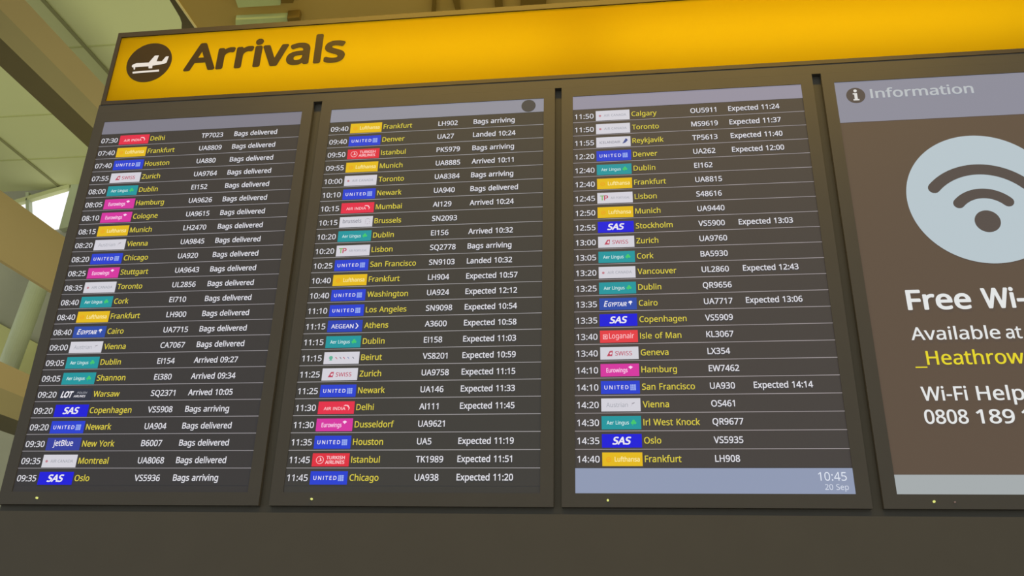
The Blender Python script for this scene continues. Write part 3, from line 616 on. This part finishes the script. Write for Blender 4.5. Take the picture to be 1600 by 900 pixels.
# ------------------------------------------------------------------ the screens
W, H = 0.8789, 1.5549
HB, FH = 0.0621, 0.0816
RP = (H - FH - HB) / 23
BZ = 0.0445
OFF = (0.0, 1.0052, 2.0, 3.0016)
WHITE = lit(220, 219, 226)
YELLOW = lit(216, 200, 68)

LOGOS = {}


def logo(fn):
    LOGOS[fn.__name__] = fn
    return fn


# each logo draws in a tile of width 1 and height 0.345, origin at its lower left
class Tile:
    def __init__(self, mb, u, v, w):
        self.mb, self.u, self.v, self.w = mb, u, v, w

    def uv(self, x, y):
        return self.u + x * self.w, self.v - y * self.w

    def bg(self, m):
        u1, v1 = self.uv(1, 0.345)
        rect(self.mb, self.u, u1, v1, self.v, -0.0013, m)

    def text(self, s, x, y, cap, m, width=None, **kw):
        u, v = self.uv(x, y)
        put_text(self.mb, s, u, v, cap * self.w, m, -0.0019, width=width * self.w if width else None, **kw)

    def shape(self, pts, m, y=-0.0019):
        self.mb.poly([P(*self.uv(a, c), y) for a, c in pts], m)

    def disc(self, x, y, r, m, n=20, yy=-0.0019):
        self.shape([(x + r * math.cos(2 * math.pi * i / n), y + r * math.sin(2 * math.pi * i / n)) for i in range(n)], m, yy)


L_RED, L_YEL, L_BLUE = lit(226, 44, 72), lit(226, 184, 24), lit(36, 62, 206)
L_PALE, L_TEAL, L_PINK = lit(210, 208, 217), lit(26, 148, 156), lit(212, 50, 158)
L_SAS, L_EGY, L_NAVY, L_JET = lit(20, 20, 214), lit(42, 74, 166), lit(44, 48, 64), lit(48, 60, 156)
L_LOG, L_AEG, L_WHT = lit(226, 60, 68), lit(38, 62, 178), lit(235, 232, 240)
L_INK, L_GREY, L_ROSE, L_GRN = lit(120, 120, 134), lit(160, 162, 172), lit(186, 70, 94), lit(64, 196, 110)
L_CREAM = lit(250, 232, 160)
L_TILEBLUE = lit(150, 170, 236)
L_TKP = lit(250, 200, 205)


@logo
def air_india(t):
    t.bg(L_RED)
    t.text('AIR INDIA', 0.16, 0.105, 0.085, L_TKP, width=0.60, weight=14)
    t.shape([(0.70, 0.22), (0.80, 0.215), (0.85, 0.16), (0.84, 0.09), (0.88, 0.16), (0.83, 0.24), (0.74, 0.25)], L_TKP)


@logo
def lufthansa(t):
    t.bg(L_YEL)
    t.disc(0.16, 0.165, 0.062, lit(236, 150, 30))
    t.disc(0.16, 0.165, 0.048, L_YEL, yy=-0.0021)
    t.shape([(0.11, 0.15), (0.16, 0.175), (0.21, 0.20), (0.18, 0.165), (0.16, 0.15)], lit(236, 150, 30), -0.0023)
    t.text('Lufthansa', 0.31, 0.115, 0.115, L_CREAM, width=0.62, weight=20)


@logo
def united(t):
    t.bg(L_BLUE)
    t.text('UNITED', 0.09, 0.12, 0.10, L_WHT, width=0.62, weight=12, track=150)
    t.shape([(0.755, 0.09), (0.90, 0.09), (0.90, 0.245), (0.755, 0.245)], L_TILEBLUE)
    for k in range(2):
        t.shape([(0.80 + 0.05 * k, 0.09), (0.808 + 0.05 * k, 0.09), (0.79 + 0.05 * k, 0.245), (0.782 + 0.05 * k, 0.245)], L_BLUE, -0.0021)
        t.shape([(0.755, 0.135 + 0.05 * k), (0.90, 0.15 + 0.05 * k), (0.90, 0.156 + 0.05 * k), (0.755, 0.141 + 0.05 * k)], L_BLUE, -0.0021)


@logo
def swiss(t):
    t.bg(L_PALE)
    t.shape([(0.17, 0.09), (0.25, 0.235), (0.33, 0.245), (0.31, 0.09)], L_ROSE)
    t.shape([(0.245, 0.15), (0.305, 0.155), (0.308, 0.175), (0.248, 0.17)], L_WHT, -0.0021)
    t.shape([(0.265, 0.125), (0.285, 0.125), (0.295, 0.205), (0.275, 0.205)], L_WHT, -0.0021)
    t.text('SWISS', 0.39, 0.105, 0.115, L_ROSE, width=0.44, weight=10)


def shamrock(t, x, y, m):
    t.disc(x - 0.035, y, 0.036, m, 14)
    t.disc(x + 0.035, y, 0.036, m, 14, -0.0021)
    t.disc(x, y + 0.045, 0.036, m, 14, -0.0023)
    t.shape([(x - 0.005, y), (x + 0.01, y), (x - 0.02, y - 0.07), (x - 0.035, y - 0.065)], m, -0.0025)


@logo
def aer_lingus(t):
    t.bg(L_TEAL)
    t.text('Aer Lingus', 0.13, 0.125, 0.095, lit(214, 236, 236), width=0.56, weight=10)
    shamrock(t, 0.81, 0.165, L_GRN)


@logo
def eurowings(t):
    t.bg(L_PINK)
    t.text('Eurowings', 0.15, 0.11, 0.115, lit(250, 206, 236), width=0.55, weight=20)
    t.shape([(0.72, 0.25), (0.78, 0.285), (0.84, 0.25), (0.78, 0.195)], lit(250, 214, 240))


@logo
def austrian(t):
    t.bg(L_PALE)
    t.text('Austrian', 0.13, 0.115, 0.115, L_GREY, width=0.55, weight=0)
    t.shape([(0.74, 0.12), (0.80, 0.20), (0.76, 0.21), (0.87, 0.235), (0.83, 0.20), (0.81, 0.20)], lit(146, 140, 150))


@logo
def air_canada(t):
    t.bg(L_PALE)
    n = 22
    t.shape([(0.125 + (0.045 if i % 2 else 0.028) * math.cos(2 * math.pi * i / n), 0.165 + (0.045 if i % 2 else 0.028) * math.sin(2 * math.pi * i / n)) for i in range(n)], lit(190, 120, 132))
    t.text('AIR CANADA', 0.24, 0.13, 0.08, L_GREY, width=0.66, weight=8)


@logo
def sas(t):
    t.bg(L_SAS)
    t.text('SAS', 0.26, 0.085, 0.18, L_WHT, width=0.48, weight=34, slant=0.22)


@logo
def egyptair(t):
    t.bg(L_EGY)
    t.text('E', 0.12, 0.10, 0.155, L_WHT, width=0.11, weight=26, slant=0.25)
    t.text('GYPTAIR', 0.235, 0.10, 0.115, L_WHT, width=0.50, weight=26, slant=0.25)
    t.shape([(0.775, 0.195), (0.80, 0.245), (0.86, 0.25), (0.89, 0.21), (0.855, 0.185), (0.835, 0.12), (0.82, 0.18)], L_WHT)


@logo
def lot(t):
    t.bg(L_NAVY)
    t.text('LOT', 0.08, 0.09, 0.165, L_WHT, width=0.37, weight=46, slant=0.25)
    t.text('POLISH', 0.56, 0.19, 0.06, L_GREY, width=0.30, weight=8, slant=0.2)
    t.text('AIRLINES', 0.47, 0.09, 0.06, L_WHT, width=0.36, weight=12, slant=0.2)


@logo
def jetblue(t):
    t.bg(L_JET)
    t.text('jetBlue', 0.20, 0.12, 0.155, L_WHT, width=0.58, weight=16)


@logo
def turkish(t):
    t.bg(lit(222, 44, 62))
    t.disc(0.21, 0.17, 0.105, L_TKP, 28)
    t.disc(0.21, 0.17, 0.090, lit(222, 44, 62), 28, -0.0021)
    t.shape([(0.15, 0.13), (0.22, 0.16), (0.20, 0.25), (0.245, 0.20), (0.25, 0.17), (0.27, 0.155), (0.23, 0.14)], L_TKP, -0.0023)
    t.text('TURKISH', 0.38, 0.19, 0.085, L_TKP, width=0.50, weight=26)
    t.text('AIRLINES', 0.36, 0.07, 0.085, L_TKP, width=0.52, weight=26)


@logo
def brussels(t):
    t.bg(L_PALE)
    t.text('brussels', 0.10, 0.14, 0.12, L_INK, width=0.56, weight=8)
    for dx, dy in ((0.79, 0.12), (0.79, 0.17), (0.79, 0.22), (0.85, 0.09), (0.87, 0.26), (0.91, 0.24), (0.91, 0.17), (0.83, 0.26), (0.91, 0.11)):
        t.disc(dx, dy, 0.012, lit(150, 124, 138), 8)


@logo
def tap(t):
    t.bg(L_PALE)
    t.text('T', 0.08, 0.10, 0.15, lit(120, 176, 80), width=0.12, weight=24)
    t.text('P', 0.19, 0.10, 0.15, L_ROSE, width=0.12, weight=24)
    t.text('AIR PORTUGAL', 0.38, 0.13, 0.07, L_GREY, width=0.54, weight=6)


@logo
def aegean(t):
    t.bg(L_AEG)
    t.text('AEGEAN', 0.11, 0.105, 0.12, L_WHT, width=0.64, weight=14)
    t.shape([(0.80, 0.09), (0.86, 0.165), (0.80, 0.255), (0.835, 0.245), (0.895, 0.165), (0.835, 0.085)], L_WHT)


@logo
def mea(t):
    t.bg(L_PALE)
    t.disc(0.20, 0.18, 0.055, lit(96, 176, 150))
    t.shape([(0.15, 0.10), (0.25, 0.10), (0.22, 0.13), (0.18, 0.13)], lit(96, 176, 150), -0.0021)
    for x, m in ((0.36, L_ROSE), (0.48, L_INK), (0.58, L_ROSE), (0.70, lit(120, 140, 190)), (0.84, L_INK)):
        t.shape([(x - 0.03, 0.20), (x, 0.185), (x + 0.025, 0.14), (x + 0.015, 0.13), (x - 0.01, 0.165), (x - 0.035, 0.18)], m)


@logo
def icelandair(t):
    t.bg(L_PALE)
    t.text('ICELANDAIR', 0.10, 0.12, 0.08, L_INK, width=0.60, weight=6)
    t.shape([(0.76, 0.10), (0.86, 0.27), (0.90, 0.25), (0.92, 0.20), (0.84, 0.12)], lit(66, 80, 140))


@logo
def loganair(t):
    t.bg(L_LOG)
    m = lit(250, 190, 196)
    t.shape([(0.08, 0.10), (0.20, 0.10), (0.20, 0.23), (0.08, 0.23)], m)
    t.shape([(0.10, 0.12), (0.18, 0.12), (0.18, 0.21), (0.10, 0.21)], L_LOG, -0.0021)
    t.disc(0.14, 0.165, 0.026, m, 12, -0.0023)
    t.text('Loganair', 0.24, 0.115, 0.145, m, width=0.66, weight=10)


def screen(name, k, bgc, head, label):
    root = empty(name, P(OFF[k] + W / 2, H + BZ, 0.0))
    tag(root, label, 'screen', 'portrait screens under the yellow sign')
    u0 = OFF[k]
    b = MB()
    for ua, ub, va, vb in ((-BZ, 0, -BZ, H + BZ), (W, W + BZ, -BZ, H + BZ), (0, W, -BZ, 0), (0, W, H, H + BZ)):
        a, c = P(u0 + ua, vb), P(u0 + ub, va)
        b.box(a.x, c.x, -0.003, 0.012, a.z, c.z, M_bezel)
    b.build('bezel', root)
    b = MB()
    a, c = P(u0, H), P(u0 + W, 0)
    b.box(a.x, c.x, 0.0, 0.012, a.z, c.z, bgc)
    sm = b.build('screen_glass', root)
    b = MB()
    rect(b, u0, u0 + W, 0.0, head[0], -0.0008, head[1])
    hb = b.build('header_bar', root)
    leds = [(0.1, lit(228, 232, 130, power=1.0), 'power_light', 0.0036)]
    for du, m, nm, r in leds:
        b = MB()
        c = P(u0 + du + 0.005, H + 0.0225)
        b.tube((c.x, -0.0075, c.z), (c.x, -0.003, c.z), r * S, m, 14)
        b.build(nm, root)
    return root, sm, hb


ROWS = [
    [('07:30', air_india, 'Delhi', 'TP7023', 'Bags delivered'), ('07:40', lufthansa, 'Frankfurt', 'UA8809', 'Bags delivered'),
     ('07:40', united, 'Houston', 'UA880', 'Bags delivered'), ('07:55', swiss, 'Zurich', 'UA9764', 'Bags delivered'),
     ('08:00', aer_lingus, 'Dublin', 'EI152', 'Bags delivered'), ('08:05', eurowings, 'Hamburg', 'UA9626', 'Bags delivered'),
     ('08:10', eurowings, 'Cologne', 'UA9615', 'Bags delivered'), ('08:15', lufthansa, 'Munich', 'LH2470', 'Bags delivered'),
     ('08:20', austrian, 'Vienna', 'UA9845', 'Bags delivered'), ('08:20', united, 'Chicago', 'UA920', 'Bags delivered'),
     ('08:25', eurowings, 'Stuttgart', 'UA9643', 'Bags delivered'), ('08:35', air_canada, 'Toronto', 'UL2856', 'Bags delivered'),
     ('08:40', aer_lingus, 'Cork', 'EI710', 'Bags delivered'), ('08:40', lufthansa, 'Frankfurt', 'LH900', 'Bags delivered'),
     ('08:40', egyptair, 'Cairo', 'UA7715', 'Bags delivered'), ('09:00', austrian, 'Vienna', 'CA7067', 'Bags delivered'),
     ('09:05', aer_lingus, 'Dublin', 'EI154', 'Arrived 09:27'), ('09:05', aer_lingus, 'Shannon', 'EI380', 'Arrived 09:34'),
     ('09:20', lot, 'Warsaw', 'SQ2371', 'Arrived 10:05'), ('09:20', sas, 'Copenhagen', 'VS5908', 'Bags arriving'),
     ('09:20', united, 'Newark', 'UA904', 'Bags delivered'), ('09:30', jetblue, 'New York', 'B6007', 'Bags delivered'),
     ('09:35', air_canada, 'Montreal', 'UA8068', 'Bags delivered'), ('09:35', sas, 'Oslo', 'VS5936', 'Bags arriving')],
    [('09:40', lufthansa, 'Frankfurt', 'LH902', 'Bags arriving'), ('09:40', united, 'Denver', 'UA27', 'Landed 10:24'),
     ('09:50', turkish, 'Istanbul', 'PK5979', 'Bags arriving'), ('09:55', lufthansa, 'Munich', 'UA8885', 'Arrived 10:11'),
     ('10:00', air_canada, 'Toronto', 'UA8384', 'Bags arriving'), ('10:10', united, 'Newark', 'UA940', 'Bags delivered'),
     ('10:15', air_india, 'Mumbai', 'AI129', 'Arrived 10:24'), ('10:15', brussels, 'Brussels', 'SN2093', ''),
     ('10:20', aer_lingus, 'Dublin', 'EI156', 'Arrived 10:32'), ('10:20', tap, 'Lisbon', 'SQ2778', 'Bags arriving'),
     ('10:25', united, 'San Francisco', 'SN9103', 'Landed 10:32'), ('10:40', lufthansa, 'Frankfurt', 'LH904', 'Expected 10:57'),
     ('10:40', united, 'Washington', 'UA924', 'Expected 12:12'), ('11:10', united, 'Los Angeles', 'SN9098', 'Expected 10:54'),
     ('11:15', aegean, 'Athens', 'A3600', 'Expected 10:58'), ('11:15', aer_lingus, 'Dublin', 'EI158', 'Expected 11:03'),
     ('11:15', mea, 'Beirut', 'VS8201', 'Expected 10:59'), ('11:25', swiss, 'Zurich', 'UA9758', 'Expected 11:15'),
     ('11:25', united, 'Newark', 'UA146', 'Expected 11:33'), ('11:30', air_india, 'Delhi', 'AI111', 'Expected 11:45'),
     ('11:30', eurowings, 'Dusseldorf', 'UA9621', ''), ('11:35', united, 'Houston', 'UA5', 'Expected 11:19'),
     ('11:45', turkish, 'Istanbul', 'TK1989', 'Expected 11:51'), ('11:45', united, 'Chicago', 'UA938', 'Expected 11:20')],
    [('11:50', air_canada, 'Calgary', 'OU5911', 'Expected 11:24'), ('11:50', air_canada, 'Toronto', 'MS9619', 'Expected 11:37'),
     ('11:55', icelandair, 'Reykjavik', 'TP5613', 'Expected 11:40'), ('12:20', united, 'Denver', 'UA262', 'Expected 12:00'),
     ('12:40', aer_lingus, 'Dublin', 'EI162', ''), ('12:40', lufthansa, 'Frankfurt', 'UA8815', ''),
     ('12:45', tap, 'Lisbon', 'S48616', ''), ('12:50', lufthansa, 'Munich', 'UA9440', ''),
     ('12:55', sas, 'Stockholm', 'VS5900', 'Expected 13:03'), ('13:00', swiss, 'Zurich', 'UA9760', ''),
     ('13:05', aer_lingus, 'Cork', 'BA5930', ''), ('13:20', air_canada, 'Vancouver', 'UL2860', 'Expected 12:43'),
     ('13:25', aer_lingus, 'Dublin', 'QR9656', ''), ('13:35', egyptair, 'Cairo', 'UA7717', 'Expected 13:06'),
     ('13:35', sas, 'Copenhagen', 'VS5909', ''), ('13:40', loganair, 'Isle of Man', 'KL3067', ''),
     ('13:40', swiss, 'Geneva', 'LX354', ''), ('14:10', eurowings, 'Hamburg', 'EW7462', ''),
     ('14:10', united, 'San Francisco', 'UA930', 'Expected 14:14'), ('14:20', austrian, 'Vienna', 'OS461', ''),
     ('14:30', aer_lingus, 'Irl West Knock', 'QR9677', ''), ('14:35', sas, 'Oslo', 'VS5935', ''),
     ('14:40', lufthansa, 'Frankfurt', 'LH908', '')],
]
BGS = (lit(34, 33, 39, 0.036), lit(39, 39, 40, 0.036), lit(48, 44, 46, 0.038), lit(84, 68, 56, 0.03))
STRIPS = (lit(34, 33, 40, 0.036), lit(39, 39, 41, 0.036), lit(48, 44, 47, 0.038))
LINES = (lit(150, 146, 150), lit(160, 156, 158), lit(160, 152, 154))
HEADS = (lit(124, 122, 134), lit(142, 142, 154), lit(146, 142, 158), lit(138, 138, 152))
NAMES = ('leftmost portrait screen, rows of flights from 07:30 to 09:35',
         'portrait screen with a dark disc in its header, flights from 09:40 to 11:45',
         'portrait screen with a clock bar at its foot, flights from 11:50 to 14:40',
         'brown information screen with a large white wireless symbol, cut by the right edge')
TCAP = 0.0212
NUDGE = ((0.003, 0.0045), (0.004, 0.002), (0.004, 0.0015))  # row offset at top and bottom
for k in range(3):
    root, sm, hb = screen('flight_information_screen', k, BGS[k], (HB, HEADS[k]), NAMES[k])
    u0 = OFF[k]
    n = len(ROWS[k])
    for i, (tm, lg, dest, fl, st) in enumerate(ROWS[k]):
        va = HB + RP * i
        vb = va + RP
        b = MB()
        rect(b, u0, u0 + W, va + 0.001, vb - 0.0032, -0.0005, STRIPS[k])
        if i < n - 1:
            rect(b, u0, u0 + W, vb - 0.0024, vb, -0.0007, LINES[k])
        row = b.build('flight_row', root)
        vb_t = va + RP * 0.655 + NUDGE[k][0] + (NUDGE[k][1] - NUDGE[k][0]) * i / 23
        b = MB(); put_text(b, tm, u0 + 0.0075, vb_t + 0.0008, TCAP * 1.02, WHITE, -0.0013, width=0.0735, weight=11); b.build('time_text', row)
        b = MB(); lg(Tile(b, u0 + 0.0895, vb_t + 0.0130, 0.1315)); b.build('airline_logo', row)
        b = MB(); put_text(b, dest, u0 + 0.2285, vb_t - 0.0002, TCAP, YELLOW, -0.0013, weight=12); b.build('destination_text', row)
        b = MB(); put_text(b, fl, u0 + 0.4545, vb_t - 0.001, TCAP, WHITE, -0.0013, weight=16); b.build('flight_number', row)
        if st:
            b = MB(); put_text(b, st, u0 + 0.598, vb_t - 0.002, TCAP, WHITE, -0.0013, weight=19, xs=0.91); b.build('status_text', row)
    if k == 1:
        b = MB(); slab(b, circle(u0 + 0.8178, 0.0318, 0.0285, 40), -0.0016, lit(72, 70, 68)); b.build('page_disc', hb)
    if k == 2:
        b = MB(); rect(b, u0, u0 + W, H - FH, H, -0.0008, lit(142, 152, 178)); fb = b.build('footer_bar', root)
        b = MB(); put_text(b, '10:45', u0 + 0.8580, 1.5128, 0.0265, lit(222, 228, 240), -0.0013, align='r', width=0.0868, weight=0); b.build('clock_text', fb)
        b = MB(); put_text(b, '20 Sep', u0 + 0.8600, 1.5415, 0.0172, lit(214, 220, 234), -0.0013, align='r', width=0.0715, weight=0); b.build('date_text', fb)

# information screen
root, sm, hb = screen('information_screen', 3, BGS[3], (0.1826, HEADS[3]), NAMES[3])
u0 = OFF[3]
DARK = lit(84, 75, 71)
BIG = lit(182, 196, 203)
b = MB(); slab(b, circle(u0 + 0.0722, 0.0640, 0.0345, 48), -0.0016, DARK); ic = b.build('information_disc', hb)
b = MB()
iw = lit(222, 220, 216)
sl = -0.0022
slab(b, circle(u0 + 0.0722, 0.0435, 0.0062, 20), sl, iw)
slab(b, [(u0 + 0.0622, 0.0540), (u0 + 0.0775, 0.0540), (u0 + 0.0775, 0.0815), (u0 + 0.0830, 0.0815), (u0 + 0.0830, 0.0865), (u0 + 0.0615, 0.0865), (u0 + 0.0615, 0.0815), (u0 + 0.0668, 0.0815), (u0 + 0.0668, 0.0590), (u0 + 0.0622, 0.0590)], sl, iw)
b.build('letter_symbol', ic)
b = MB(); put_text(b, 'Information', u0 + 0.1255, 0.0798, 0.0405, lit(184, 189, 193), -0.0013, width=0.3680, weight=15, res=4); b.build('header_text', hb)
b = MB(); slab(b, circle(u0 + 0.4445, 0.5212, 0.2560, 128), -0.0014, BIG); wd = b.build('wireless_disc', root)
for r, t in ((0.2085, 0.0415), (0.1105, 0.0385)):
    b = MB(); slab(b, arc_band(u0 + 0.4418, 0.616, r, t, math.radians(48)), -0.0020, DARK); b.build('wireless_arc', wd)
b = MB(); slab(b, circle(u0 + 0.4418, 0.616, 0.0425, 48), -0.0020, DARK); b.build('wireless_dot', wd)
PALE = lit(226, 228, 228)
for s, u, v, cap, wd_, we, m in (('Free', 0.1275, 0.9393, 0.0690, 0.2060, 22, PALE), ('Wi-Fi', 0.3690, 0.9393, 0.0690, None, 22, PALE),
                                 ('Available', 0.1225, 1.0485, 0.0440, 0.2805, 8, PALE), ('at', 0.4200, 1.0485, 0.0440, None, 8, PALE),
                                 ('_', 0.1200, 1.1352, 0.0470, 0.0370, 0, lit(228, 212, 40)), ('Heathrow', 0.1585, 1.1350, 0.0470, 0.3010, 8, lit(228, 212, 40)),
                                 ('Wi-Fi', 0.1235, 1.2560, 0.0460, 0.1400, 10, PALE), ('Help', 0.2930, 1.2560, 0.0460, 0.1430, 10, PALE),
                                 ('0808', 0.1205, 1.3315, 0.0440, 0.1330, 14, PALE), ('189', 0.2790, 1.3315, 0.0440, 0.1140, 14, PALE),
                                 ('1', 0.4160, 1.3315, 0.0440, None, 14, PALE)):
    b = MB(); put_text(b, s, u0 + u, v, cap, m, -0.0013, width=wd_, weight=we, res=4); b.build('message_text', root)
b = MB(); rect(b, u0, u0 + W, H - 0.0609, H, -0.0008, lit(164, 170, 172)); b.build('footer_bar', root)
b = MB()
c = P(u0 + 0.166, H + 0.0235)
b.tube((c.x, -0.0065, c.z), (c.x, -0.003, c.z), 0.0024 * S, lit(120, 100, 92), 14)
b.build('sensor_light', root)
